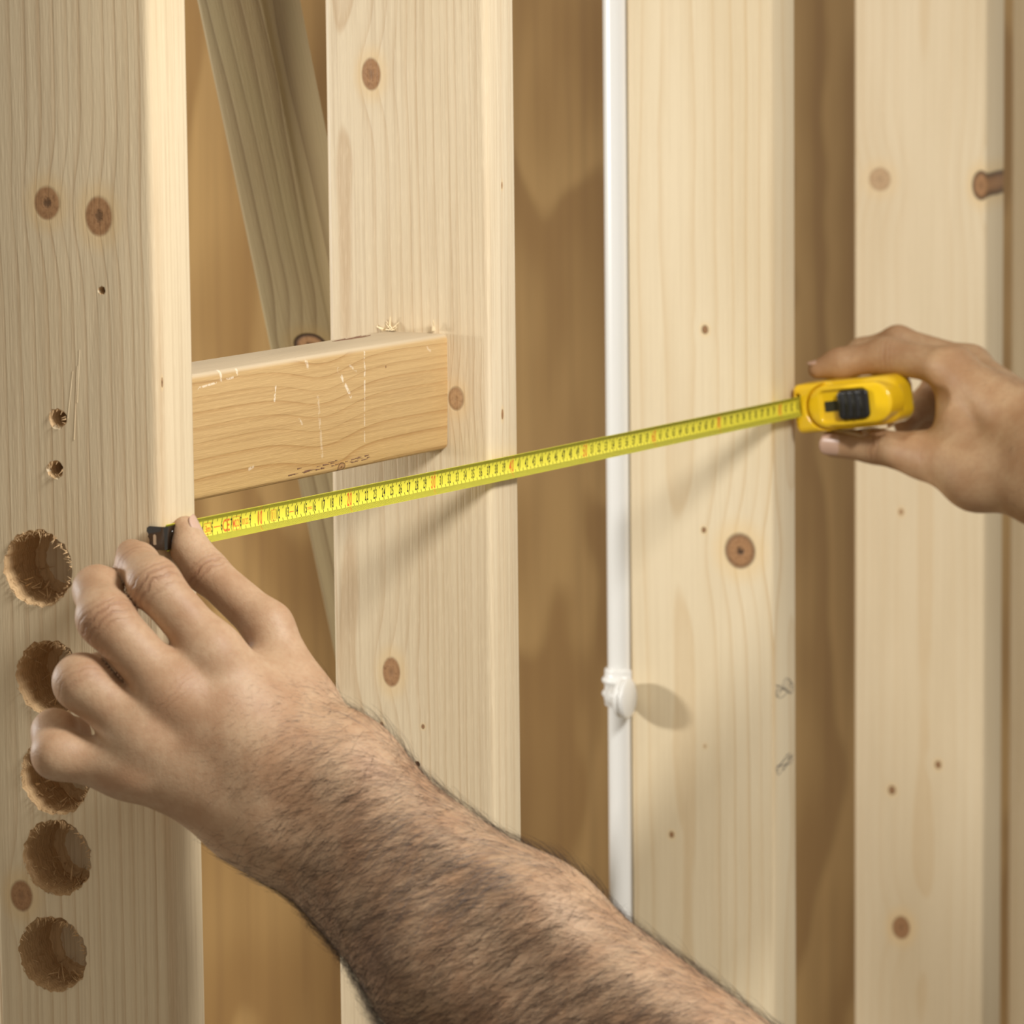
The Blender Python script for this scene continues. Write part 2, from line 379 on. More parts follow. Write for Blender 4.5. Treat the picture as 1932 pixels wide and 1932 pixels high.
# ------------------------------------------------------------------ leaning brace behind
A = onplane(501, 323, 1, .20); B = onplane(641, 1000, 1, .20)
dz = (A-B)/np.linalg.norm(A-B); hx = FW*math.cos(.40)+RT*math.sin(.40); hx -= dz*(hx@dz); hx /= np.linalg.norm(hx)
hy = np.cross(dz, hx)
brm = wood('brace_pine', (.36, .275, .145), (.14, .08, .03), pith=(.03, .09), spacing=.009, wob=.03, line=.85, seed=6.1, fibre=.5, green=.15,
           knots=[dict(u=.016, z=.0, r=.0105, el=.75, heart=1., rim=1., s=1.)])
KB = onplane(598, 618, 1, .20); zk = (KB-A)@dz
bm = board_bm(.044, .044, -1.2-zk, .60-zk, .003)
o = link('leaning_brace', bm_mesh(bm, 'leaning_brace'), brm, label='weathered greenish timber leaning behind the studs, with a dark knot', cat='timber')
bo = A + dz*zk - hy*.022
o.matrix_world = Matrix([[hx[i], hy[i], dz[i], bo[i]] for i in range(3)]+[[0, 0, 0, 1]]); smooth_by_angle(o.data)

# ------------------------------------------------------------------ white pipe and its clip
white = plain('white_pvc', (.80, .79, .75), .28)
PX, PYc = XS[2]+.006, .1060; PR = .0083
bm = bmesh.new(); n = 40
for z in (ZB, ZT):
    for k in range(n): bm.verts.new((PR*math.cos(2*math.pi*k/n), PR*math.sin(2*math.pi*k/n), z))
bm.verts.ensure_lookup_table()
for k in range(n): bm.faces.new((bm.verts[k], bm.verts[(k+1) % n], bm.verts[n+(k+1) % n], bm.verts[n+k]))
bm.faces.new(bm.verts[:n][::-1]); bm.faces.new(bm.verts[n:])
o = link('conduit_pipe', bm_mesh(bm, 'conduit_pipe'), white, label='white plastic pipe running up the edge of the pale stud', cat='pipe'); o.location = (PX, PYc, 0); smooth_by_angle(o.data)
def lathe(prof, n=48):
    V = [(r*math.cos(2*math.pi*k/n), r*math.sin(2*math.pi*k/n), h) for r, h in prof for k in range(n)]
    F = [(i*n+k, i*n+(k+1) % n, (i+1)*n+(k+1) % n, (i+1)*n+k) for i in range(len(prof)-1) for k in range(n)]
    return V, F
cz = onplane(1145, 1307, 1, PYc)[2]
clip = empty('pipe_clip', (PX, PYc, cz), label='white plastic clip with a round base gripping the pipe', cat='pipe clip')
h = .0118
prof = [(PR-.0002, -h), (PR+.0018, -h), (PR+.0021, -h+.0006), (PR+.0021, -h*.42)]
for c0 in (-.0042, .0044):
    prof += [(PR+.0022, c0-.0022), (PR+.0036, c0-.0012), (PR+.0040, c0), (PR+.0036, c0+.0012), (PR+.0022, c0+.0022)]
prof += [(PR+.0021, h*.8), (PR+.0021, h-.0006), (PR+.0018, h), (PR-.0002, h)]
V, F = lathe(sorted(prof, key=lambda q: q[1]) if False else prof); mobj('collar', V, F, white, clip, smooth=True)
prof = [(.0, .0), (.0112, .0), (.0125, .0008), (.0128, .0018), (.0122, .0030), (.0112, .0034), (.0112, .0044), (.0122, .0048), (.0125, .0058), (.0118, .0070), (.0095, .0074), (.0085, .0070), (.007, .0078), (.005, .0105), (.0, .0115)]
V, F = lathe(prof)
dsk = mobj('base_disc', V, F, white, clip, smooth=True)
P = onplane(1179, 1318, 0, XS[2]-.0128)
dsk.rotation_euler = (math.radians(-90), 0, 0); dsk.location = (P[0]-PX, P[1]-.0035-PYc, P[2]-cz)
V, F = lathe([(0, 0), (.006, 0), (.0065, .0005), (.006, .010), (0, .0105)]); nk = mobj('neck', V, F, white, clip, smooth=True)
nk.location = (P[0]-PX+.002, P[1]+.003-PYc, P[2]-cz); nk.rotation_euler = (math.radians(-90), 0, math.radians(-25))

# ------------------------------------------------------------------ implicit surfaces
class Field:
    def __init__(s, lo, hi, h):
        s.h = h; s.lo = np.array(lo); s.n = np.ceil((np.array(hi)-s.lo)/h).astype(int)+1
        s.ax = [s.lo[i]+h*np.arange(s.n[i], dtype=np.float32) for i in range(3)]
    def win(s, lo, hi):
        a = np.clip(np.floor((np.array(lo)-s.lo)/s.h).astype(int), 0, s.n); b = np.clip(np.ceil((np.array(hi)-s.lo)/s.h).astype(int)+1, 0, s.n)
        return tuple(slice(int(i), int(j)) for i, j in zip(a, b))
    def grid(s, w=None):
        w = w or (slice(None),)*3
        return np.meshgrid(*[s.ax[i][w[i]].astype(np.float32) for i in range(3)], indexing='ij', sparse=True)
def smin(a, b, k):
    h = np.clip(.5+.5*(b-a)/k, 0, 1); return b+(a-b)*h-k*h*(1-h)
def rcone(G, a, b, ra, rb, flat=None):
    X, Y, Z = G; d = b-a; L2 = float(d@d)+1e-12
    px, py, pz = X-a[0], Y-a[1], Z-a[2]
    t = np.clip((px*d[0]+py*d[1]+pz*d[2])/L2, 0, 1)
    qx, qy, qz = px-t*d[0], py-t*d[1], pz-t*d[2]
    if flat is not None:      # squash: (unit normal, factor>1 thinner)
        nv, k = flat; dn = qx*nv[0]+qy*nv[1]+qz*nv[2]
        return np.sqrt(qx*qx+qy*qy+qz*qz+dn*dn*(k*k-1))-(ra+(rb-ra)*t)
    return np.sqrt(qx*qx+qy*qy+qz*qz)-(ra+(rb-ra)*t)
def surface_nets(f, lo, h, relax=3):
    ins = f < 0
    n = f.shape; c = np.zeros([k-1 for k in n], np.int8)
    off = [(i, j, k) for i in (0, 1) for j in (0, 1) for k in (0, 1)]
    for o in off: c += ins[o[0]:n[0]-1+o[0], o[1]:n[1]-1+o[1], o[2]:n[2]-1+o[2]]
    act = (c > 0) & (c < 8); idx = np.argwhere(act); num = -np.ones(act.shape, np.int64); num[act] = np.arange(len(idx))
    acc = np.zeros((len(idx), 3)); cnt = np.zeros(len(idx))
    for i, a in enumerate(off):
        for b in off[i+1:]:
            if sum(abs(p-q) for p, q in zip(a, b)) != 1: continue
            va = f[tuple((idx+a).T)]; vb = f[tuple((idx+b).T)]; m = (va < 0) != (vb < 0)
            t = np.where(m, va/np.where(m, va-vb, 1), 0)
            p = np.array(a)+t[:, None]*(np.array(b)-np.array(a)); acc += np.where(m[:, None], p, 0); cnt += m
    V = (idx+acc/cnt[:, None])*h+lo
    F = []
    for ax in range(3):
        u, v = (ax+1) % 3, (ax+2) % 3
        s0 = [slice(None)]*3; s1 = [slice(None)]*3; s0[ax] = slice(0, n[ax]-1); s1[ax] = slice(1, n[ax])
        A, B = ins[tuple(s0)], ins[tuple(s1)]; e = np.argwhere(A != B)
        ok = (e[:, u] > 0) & (e[:, v] > 0) & (e[:, u] < n[u]-1) & (e[:, v] < n[v]-1); e = e[ok]
        fl = A[tuple(e.T)]
        q = []
        for du, dv in ((1, 1), (0, 1), (0, 0), (1, 0)):
            g = e.copy(); g[:, u] -= du; g[:, v] -= dv; q.append(num[tuple(g.T)])
        q = np.stack(q, 1); q = np.where(fl[:, None], q, q[:, ::-1]); F.append(q)
    F = np.concatenate(F)
    for _ in range(relax):
        S = np.zeros_like(V); N = np.zeros(len(V))
        for a in range(4):
            i, j = F[:, a], F[:, (a+1) % 4]
            for k in range(3): S[:, k] += np.bincount(i, V[j, k], len(V))+np.bincount(j, V[i, k], len(V))
            N += np.bincount(i, minlength=len(V))+np.bincount(j, minlength=len(V))
        V = V*.5+.5*S/N[:, None]
    return V, F
def npmesh(name, V, F):
    m = bpy.data.meshes.new(name); m.vertices.add(len(V)); m.vertices.foreach_set('co', V.astype(np.float32).ravel())
    m.loops.add(F.size); m.loops.foreach_set('vertex_index', F.astype(np.int32).ravel())
    m.polygons.add(len(F)); m.polygons.foreach_set('loop_start', np.arange(0, F.size, F.shape[1], dtype=np.int32))
    m.polygons.foreach_set('loop_total', np.full(len(F), F.shape[1], np.int32)); m.update(calc_edges=True); m.validate(); return m

# ------------------------------------------------------------------ tape measure
TM = -.04784; CY0 = -.0012; CY1 = -.0068
def tape_p(s):
    u = s/.83; return np.array([s, CY0+(CY1-CY0)*u, TM*s-.0014*u*(1-u)+.0003])
tape = empty('tape_measure', (0, 0, 0), label='yellow tape measure with its blade stretched along the studs', cat='tape measure')
yel = plain('blade_yellow', (.88, .80, .07), .33)
V, F = [], []
ss = np.linspace(.0005, .842, 140); tt = np.linspace(-1, 1, 17)
def tape_pt(s, t, off=0.):       # t across the width, off towards the room
    c = tape_p(s); w = .0065
    return c+np.array([0, -(abs(t)**2.6*.0019+off), t*w*.985])
for off in (0., -.00014):
    for s in ss: V += [tape_pt(s, t, off) for t in tt]
ns, nt_ = len(ss), len(tt)
for i in range(ns-1):
    for j in range(nt_-1):
        a = i*nt_+j; F.append((a, a+nt_, a+nt_+1, a+1)); q = ns*nt_; F.append((q+a, q+a+1, q+a+nt_+1, q+a+nt_))
for i in range(ns-1):
    for j in (0, nt_-1): a = i*nt_+j; F.append((a, a+nt_, ns*nt_+a+nt_, ns*nt_+a))
blade = mobj('blade', V, F, yel, tape, smooth=False); 
for p in blade.data.polygons: p.use_smooth = p.index < 2*(ns-1)*(nt_-1)
ink = plain('black_ink', (.018, .017, .012), .5); red = plain('red_ink', (.78, .16, .03), .5)
_gl = {}
def glyph(ch):
    if ch not in _gl:
        cu = bpy.data.curves.new('g', 'FONT'); cu.body = ch; cu.size = 1; cu.align_x = 'CENTER'; cu.offset = .018; cu.resolution_u = 4
        o = bpy.data.objects.new('g', cu); COL.objects.link(o); dg = bpy.context.evaluated_depsgraph_get()
        m = bpy.data.meshes.new_from_object(o.evaluated_get(dg)); bpy.data.objects.remove(o)
        v = np.array([w.co[:2] for w in m.vertices]); v[:, 0] -= (v[:, 0].min()+v[:, 0].max())/2
        _gl[ch] = (v, [tuple(p.vertices) for p in m.polygons], v[:, 0].max()-v[:, 0].min()); bpy.data.meshes.remove(m)
    return _gl[ch]
def text(V, F, body, s0, hgt, digw, tc=0.):
    """centred lettering on the blade: hgt letter height, digw advance per letter (m)"""
    for i, ch in enumerate(body):
        if ch == ' ': continue
        v, f, w = glyph(ch); b0 = len(V); sx = digw*.90/.56
        cx = s0+(i-(len(body)-1)/2)*digw
        for q in v:
            V.append(tape_pt(cx+q[0]*sx, tc+((q[1]/.70-.5)*hgt)/.0065, .00006))
        F += [tuple(b0+k for k in p) for p in f]
def quad(V, F, s, t0, t1, w):
    b0 = len(V); V += [tape_pt(s-w/2, t0, .00007), tape_pt(s+w/2, t0, .00007), tape_pt(s+w/2, t1, .00007), tape_pt(s-w/2, t1, .00007)]; F.append((b0, b0+1, b0+2, b0+3))
def hbar(V, F, s0, s1, t, w):
    b0 = len(V); V += [tape_pt(s0, t-w, .00007), tape_pt(s1, t-w, .00007), tape_pt(s1, t+w, .00007), tape_pt(s0, t+w, .00007)]; F.append((b0, b0+1, b0+2, b0+3))
def number(name, mat, body, s, hgt, w):
    V, F = [], []; text(V, F, body, s, hgt, w, .06); mobj(name, V, F, mat, blade)
BV, BF, RV, RF, KV, KF, MV, MF = [], [], [], [], [], [], [], []
for c in range(1, 84):
    if c % 10 == 0: number('decimetre_number', red, str(c), c/100, .0068, .0031)
    else: number('centimetre_number', ink, str(c), c/100, .0048, .0022)
for h_ in range(1, 167):
    s = h_*.005
    if h_ % 20 == 0: quad(RV, RF, s, .62, .95, .0004); quad(RV, RF, s, -.95, -.50, .0004)
    else: quad(KV, KF, s, .42, .65, .00042); quad(KV, KF, s, -.55, -.32, .00042)
for k in range(1, 832):
    s = k*.001
    for a, b_ in ((.65, .75), (.75, .87), (.87, .985)): quad(MV, MF, s, a, b_, .00050)
    for a, b_ in ((.55, .70), (.70, .85), (.85, .985)): quad(MV, MF, s, -b_, -a, .00042)
def frame(s0, s1, t):
    hbar(RV, RF, s0, s1, t, .02); hbar(RV, RF, s0, s1, -t, .02); quad(RV, RF, s0, -t, t, .00025); quad(RV, RF, s1, -t, t, .00025)
frame(.0415, .0485, .42); text(RV, RF, '3m', .045, .0034, .0026)
hbar(RV, RF, .0515, .0585, .02, .035)
text(RV, RF, 'CE', .0650, .0060, .0038)
frame(.0715, .0785, .5); text(RV, RF, 'M22', .075, .0036, .0021)
text(RV, RF, '0122', .085, .0030, .0017)
frame(.1125, .1175, .42); text(RV, RF, 'II', .115, .0040, .0016)
hbar(RV, RF, .1325, .1375, 0, .03); hbar(RV, RF, .1525, .1575, .06, .025); hbar(RV, RF, .1525, .1575, -.06, .025)
mobj('red_markings', RV, RF, red, blade, kind='stuff')
mobj('centimetre_ticks', KV, KF, ink, blade, kind='stuff'); mobj('millimetre_ticks', MV, MF, plain('olive_ink', (.10, .095, .012), .5), blade, kind='stuff')

# hook: plate riveted on the blade end and folded over the stud face
chrome = plain('hook_steel', (.11, .105, .10), .10, 1.)
bm = bmesh.new()
def plate(pts, nrm, th):
    """prism on a polygon"""
    a = [bm.verts.new(p) for p in pts]; b_ = [bm.verts.new(Vector(p)+Vector(nrm)*th) for p in pts]; n = len(pts)
    bm.faces.new(a); bm.faces.new(b_[::-1])
    for i in range(n): bm.faces.new((a[i], a[(i+1) % n], b_[(i+1) % n], b_[i]))
yb = CY0-.0022
hp = [(.0150, yb-.0006), (.0012, yb-.0006)]+[(.0012-.0030*math.sin(q*math.pi/12), yb+.0024-.0030*math.cos(q*math.pi/12)) for q in range(1, 7)]+[(-.0018, .0030)]
hq = [(.0150, yb), (.0012, yb)]+[(.0012-.0024*math.sin(q*math.pi/12), yb+.0024-.0024*math.cos(q*math.pi/12)) for q in range(1, 7)]+[(-.0012, .0030)]
plate([(x, y, -.0054) for x, y in hp+hq[::-1]], (0, 0, 1), .0112)
plate([(-.0012, .0028, .0058), (-.0012, .0052, .0058), (-.0012, .0064, .0050), (-.0012, .0066, .0032), (-.0012, .0056, .0020), (-.0012, .0060, .0008), (-.0012, .0052, -.0006), (-.0012, .0052, -.0054), (-.0012, .0028, -.0054)], (-1, 0, 0), .0006)
bmesh.ops.recalc_face_normals(bm, faces=bm.faces[:]); bmesh.ops.bevel(bm, geom=bm.edges[:], offset=.00012, segments=2, affect='EDGES')
hook = link('hook', bm_mesh(bm, 'hook'), chrome, tape, label='shiny steel end hook')
smooth_by_angle(hook.data, 30)
for zz in (.0026, -.0020):
    V, F = lathe([(0, .0007), (.0006, .0006), (.0010, .0002), (.0011, 0)], 16); rv = mobj('rivet', V, F, chrome, hook, smooth=True)
    rv.location = (.0045, yb-.0006, zz); rv.rotation_euler = (math.radians(90), 0, 0)
V, F = [(-.00185, .0016, -.003), (-.00185, .0030, -.003), (-.00185, .0030, .0018), (-.00185, .0016, .0018)], [(0, 1, 2, 3)]
mobj('slot', [(-.0019, a, b_) for a, b_ in ((.0014, -.003), (.0026, -.003), (.0030, -.0026), (.0030, .0014), (.0026, .0020), (.0018, .0020), (.0014, .0014))], [tuple(range(7))], plain('slot_shadow_wood', (.55, .42, .28), .7), hook)

# case: local a = towards the room (image right), b = along the blade, c = up
CA, CB, CC = .0625, .060, .0163
CR = math.radians(-7.6)
ca = np.array([0, -math.cos(CR), -math.sin(CR)]); cb_ = np.array([1., 0, TM]); cb_ /= np.linalg.norm(cb_); cc = np.cross(ca, cb_)*-1.
if cc[2] < 0: cc = -cc
mouth = tape_p(.832); corg = mouth + np.array([0, .0030, -.0024])
CMX = Matrix([[ca[i], cb_[i], cc[i], corg[i]] for i in range(3)]+[[0, 0, 0, 1]])
fd = Field((-.006, -.010, -.022), (.072, .068, .022), .00058)
A_, B_, C_ = fd.grid()
def rbox(x, y, cx, cy, hx, hy, r):
    qx = np.abs(x-cx)-hx+r; qy = np.abs(y-cy)-hy+r
    return np.sqrt(np.maximum(qx, 0)**2+np.maximum(qy, 0)**2)+np.minimum(np.maximum(qx, qy), 0)-r
def extr(d2, c, h, r):
    q = np.abs(c)-h+r; d = d2+r; return np.sqrt(np.maximum(d, 0)**2+np.maximum(q, 0)**2)+np.minimum(np.maximum(d, q), 0)-r
# side profile: nose low at the mouth, round at the top
prof = rbox(A_, B_, .034, CB/2+.002, .0285, CB/2, .0205)
nose = rbox(A_, B_, .013, .022, .013, .021, .003)
d2 = smin(prof, nose, .004)
body = extr(d2, C_, CC-.0008, .0085)
nosebox = extr(rbox(A_, B_, .012, .018, .012, .0185, .003), C_, .0152, .004)
body = smin(body, nosebox, .002)
st = rbox(A_, C_, .0375, 0, .0275, .0128, .0125)       # stadium seen from the front
pad = np.maximum(st, -B_-.0004+0*A_); pad = extr(st+0*B_, B_-.012, .0132, .0022)
body = smin(body, pad, .0006)
gr = np.maximum(np.maximum(np.abs(st-.0012)-.0007, B_-.004), A_-.050); body = np.maximum(body, -np.where(B_ < .006, gr, 1))
rec = extr(rbox(A_, C_, .0335, 0, .0155, .0098, .003)+0*B_, B_+.004, .0048, .0008)
body = np.maximum(body, -rec)
mslot = np.maximum(np.maximum(np.abs(A_-.0034)-.0014, np.abs(C_-.0024)-.0070), B_-.012); body = np.maximum(body, -mslot)
V, F = surface_nets(body.astype(np.float32), fd.lo, fd.h, 2)
ypl = plain('case_yellow', (.86, .545, .012), .14)
ypl.node_tree.nodes['Principled BSDF'].inputs['Coat Weight'].default_value = .3
case = link('case', npmesh('case', V, F), ypl, tape, smooth=True, label='glossy yellow plastic case'); case.matrix_local = CMX
blk = plain('button_black', (.012, .012, .013), .30)
fb = Field((.022, -.010, -.013), (.058, .006, .013), .0004); A_, B_, C_ = fb.grid()
bt = extr(rbox(A_, C_, .0405, 0, .0108, .0092, .0032)+0*B_, B_, .0046, .0018)
rib = np.zeros_like(bt)
for a0 in (.0350, .0400, .0450): rib = rib+.0009*np.exp(-((A_-a0+C_*C_*9)/.0007)**2)
bt = bt+np.where(B_ < 0, rib, 0)+((A_-.0405)**2*6)*(B_ < 0)
V, F = surface_nets(bt.astype(np.float32), fb.lo, fb.h, 1)
link('lock_button', npmesh('lock_button', V, F), blk, case, smooth=True)
bm = bmesh.new(); bmesh.ops.create_cube(bm, size=1)
for v in bm.verts: v.co = (.0255+v.co.x*.0100, .0006+v.co.y*.0008, v.co.z*.0064)
link('lock_slot', bm_mesh(bm, 'lock_slot'), plain('slot_dark', (.03, .028, .012), .6), case)
# belt clip: bent spring wire strip under the case
bm = bmesh.new()
path = [(.022, .006), (.030, .0052), (.040, .0036), (.0425, .0030), (.0437, .0036), (.0440, .0050), (.0436, .0064)]
pathc = [(.024, -.0155), (.032, -.0175), (.0405, -.0203), (.0425, -.0207), (.0440, -.0198), (.0437, -.0180), (.0425, -.0165), (.050, -.0168), (.058, -.0172), (.060, -.0160), (.0598, -.0140)]
rows = []
for a, c in pathc:
    rows.append([bm.verts.new((a, b0, c)) for b0 in (.0005, .012)])
for r0, r1 in zip(rows, rows[1:]): bm.faces.new((r0[0], r0[1], r1[1], r1[0]))
bmesh.ops.solidify(bm, geom=bm.faces[:], thickness=.0006)
link('belt_clip', bm_mesh(bm, 'belt_clip'), plain('clip_steel', (.90, .84, .74), .30, 1.), case)

# ------------------------------------------------------------------ hands
def skin_mat(name, tone, joints=(), seed=0.):
    m, nt, b = newmat(name); (x, y, z), vec = ocoord(nt)
    n1 = noise(nt, vec, 38, 3, .6); n2 = noise(nt, vec, 420, 3, .65); n3 = noise(nt, vec, 1300, 2, .5)
    ln = noise(nt, vec, 120, 2, .5)
    c = mix(nt, n1.sstep(.32, .70), tone, tuple(q*f for q, f in zip(tone, (.80, .70, .64))))
    c = mix(nt, n2.sstep(.40, .72)*.30, c, tuple(q*f for q, f in zip(tone, (.70, .58, .50))))
    hgt = n2*.45+n3*.35
    for j, ax, R, st in joints:
        dx, dy, dz_ = x-j[0], y-j[1], z-j[2]
        d2 = dx*dx+dy*dy+dz_*dz_; t = dx*ax[0]+dy*ax[1]+dz_*ax[2]
        mk = (d2*(-1./(R*R))).f('EXPONENT')*(t*t*(-1./(R*.42)**2)).f('EXPONENT')
        w = ((t+ (ln-.5)*.006)*(2*math.pi/.0034)).f('SINE')
        w = w.sstep(-.2, 1.)
        hgt = hgt - w*mk*st*1.1
        c = mix(nt, mk*.50*st, c, tuple(q*f for q, f in zip(tone, (.66, .47, .38))))
        c = mix(nt, w*mk*.42*st, c, (.20, .085, .045))
    nt.links.new(c, b.inputs['Base Color']); b.inputs['Roughness'].default_value = .52
    b.inputs['Specular IOR Level'].default_value = .32
    b.inputs['Subsurface Weight'].default_value = .12; b.inputs['Subsurface Scale'].default_value = .006
    b.inputs['Subsurface Radius'].default_value = (1, .35, .2)
    bump(nt, b, hgt, .0004, .9)
    return m
CAMM = np.array([RT, UP, FW])                         # world -> view axes
def J(px, py, z, rpx):
    return at(px, py, z), rpx*z/FPX
def build_hand(name, chains, palm, extra, label, tone, joints, h=.0014, kp=.010, kpp=.020, kf=.006, wr=(), **kw):
    pts = [p for ch in chains for p in ch]+[q for e in palm for q in e[:2]]
    P = np.array([p[0] for p in pts]); R = np.array([p[1] for p in pts])
    lo = (P-R[:, None]).min(0)-.006; hi = (P+R[:, None]).max(0)+.006
    fd = Field(lo, hi, h); big = np.float32(.05)
    def cone(field_win, a, b, fl=None): return rcone(fd.grid(field_win), a[0], b[0], a[1], b[1], fl)
    pal = np.full(fd.n, big, np.float32)
    for e in palm:
        a, b = e[0], e[1]; fl = e[2] if len(e) > 2 else None; pad = .03
        w = fd.win(np.minimum(a[0]-a[1], b[0]-b[1])-pad, np.maximum(a[0]+a[1], b[0]+b[1])+pad)
        pal[w] = smin(pal[w], cone(w, a, b, fl), kpp)
    for a, b, k in extra:     # ridges: tendons, knuckles, swellings
        pad = .02; w = fd.win(np.minimum(a[0]-a[1], b[0]-b[1])-pad, np.maximum(a[0]+a[1], b[0]+b[1])+pad)
        pal[w] = smin(pal[w], cone(w, a, b), k)
    out = pal.copy()
    for ch in chains:
        P = np.array([p[0] for p in ch]); R = max(p[1] for p in ch); w = fd.win(P.min(0)-R-.022, P.max(0)+R+.022)
        f = None
        for a, b in zip(ch, ch[1:]):
            d = cone(w, a, b); f = d if f is None else smin(f, d, kf)
        out[w] = np.minimum(out[w], smin(f, pal[w], kp))
    out[0], out[-1], out[:, 0], out[:, -1], out[:, :, 0], out[:, :, -1] = (big,)*6
    V, F = surface_nets(out, fd.lo, h, 4)
    base = V.mean(0); Vl = V-base
    jl = [(np.asarray(j)-base, ax, R, st) for j, ax, R, st in joints]
    m = npmesh(name, Vl, F); o = link(name, m, skin_mat(name+'_skin', tone, jl), smooth=True, label=label, cat='hand', **kw)
    o.location = base; return o, V, F, base
nailm = plain('nail', (.53, .345, .25), .30)
def nail(parent, base, tip, axis, dorsal, r, L, half=62, back=.35, lift=1.03):
    axis = np.asarray(axis)/np.linalg.norm(axis); dorsal = np.asarray(dorsal)-axis*(np.asarray(dorsal)@axis); dorsal /= np.linalg.norm(dorsal); side = np.cross(axis, dorsal)
    V, F = [], []; nu, nv = 14, 12
    for lay in (1., .955):
        for i in range(nv+1):
            v = i/nv; s = (v-back)*L
            rr = r*lift*lay*(1-.10*max(0, v-.55)**1.5)
            hw = math.radians(half)*math.sqrt(max(.03, 1-abs(2*v-1)**3.2))
            for j in range(nu+1):
                a = hw*(2*j/nu-1); V.append(np.asarray(tip)+axis*s+(dorsal*math.cos(a)+side*math.sin(a))*rr-base)
    n1 = (nu+1)*(nv+1)
    for i in range(nv):
        for j in range(nu):
            a = i*(nu+1)+j; F.append((a, a+1, a+nu+2, a+nu+1)); F.append((n1+a, n1+a+nu+1, n1+a+nu+2, n1+a+1))
    rim = [j for j in range(nu+1)]+[i*(nu+1)+nu for i in range(1, nv+1)]+[nv*(nu+1)+j for j in range(nu-1, -1, -1)]+[i*(nu+1) for i in range(nv-1, 0, -1)]
    for a, b in zip(rim, rim[1:]+rim[:1]): F.append((a, n1+a, n1+b, b))
    return mobj('fingernail', V, F, nailm, parent, smooth=True)
def jt(a, b, c, R, st, back=0.):
    ax = (b[0]-a[0]); ax = ax/np.linalg.norm(ax); ax2 = (c[0]-b[0]); ax2 = ax2/np.linalg.norm(ax2)
    m_ = ax+ax2; m_ /= np.linalg.norm(m_); return (b[0]-FW*b[1]*.75, m_, R, st)

# --- left hand pinning the hook against the first stud
iM, iP, iD, iT = J(404, 1232, 2.390, 48), J(290, 1100, 2.392, 47), J(259, 1064, 2.415, 38), J(249, 1047, 2.4365, 31)
mM, mP, mD, mT = J(330, 1312, 2.384, 52), J(198, 1166, 2.386, 51), J(184, 1113, 2.408, 43), J(188, 1100, 2.434, 35)
rM, rP, rD, rT = J(272, 1390, 2.386, 52), J(154, 1287, 2.388, 51), J(190, 1275, 2.412, 40), J(222, 1300, 2.420, 34)
pM, pP, pD, pT = J(240, 1450, 2.392, 50), J(108, 1423, 2.390, 45), J(103, 1381, 2.404, 40), J(140, 1385, 2.420, 34)
tT, tK, tI, tM, tC = J(350, 999, 2.4485, 27), J(358, 1034, 2.446, 33), J(388, 1076, 2.442, 38), J(506, 1182, 2.424, 45), J(580, 1335, 2.412, 54)
w1, w2, w3, w4 = J(585, 1420, 2.400, 66), J(545, 1455, 2.392, 66), J(495, 1500, 2.394, 66), J(450, 1530, 2.400, 62)
f1, f2 = J(640, 1475, 2.392, 92), J(520, 1540, 2.398, 84)
g1, g2 = J(1000, 1758, 2.345, 126), J(860, 1830, 2.352, 136)
e1, e2 = J(1900, 2460, 2.235, 168), J(1740, 2560, 2.245, 180)
chains = [[iM, iP, iD, iT], [mM, mP, mD, mT], [rM, rP, rD, rT], [pM, pP, pD, pT], [tC, tM, tI, tK, tT]]
palm = [(iM, w1), (mM, w2), (rM, w3), (pM, w4), (tC, w1), (J(430, 1300, 2.41, 46), w2), (J(440, 1330, 2.405, 60), J(520, 1300, 2.412, 46)),
        (w1, f1), (w2, f1), (w3, f2), (w4, f2), (f1, g1), (f2, g2), (f1, g2), (g1, e1), (g2, e2)]
def shift(a, f, r): return (a[0]-FW*a[1]*f, a[1]*r)
extra = [(shift(a, .55, .55), shift(a, .55, .55), .012) for a in (iM, mM, rM, pM)] + \
        [(J(430, 1350, 2.388, 50), J(520, 1430, 2.386, 60), .02)]
wl = [jt(iM, iP, iD, .016, 1.), jt(mM, mP, mD, .016, .9), jt(rM, rP, rD, .012, .5), jt(tM, tI, tT, .013, .8), jt(iP, iD, iT, .010, .8), (mM[0]-FW*.012, (mP[0]-mM[0])/np.linalg.norm(mP[0]-mM[0]), .013, .4)]
lh, LV, LF, lbase = build_hand('hand', chains, palm, extra, 'left hand with hairy forearm pinning the tape hook against the drilled stud', (.50, .335, .205), wl)
tax = tT[0]-tI[0]
nail(lh, lbase, tT[0]-tax/np.linalg.norm(tax)*.001, tax, RT*.93+UP*.25-FW*.28, tT[1]*1.06, .0155, 52, .66, 1.015)
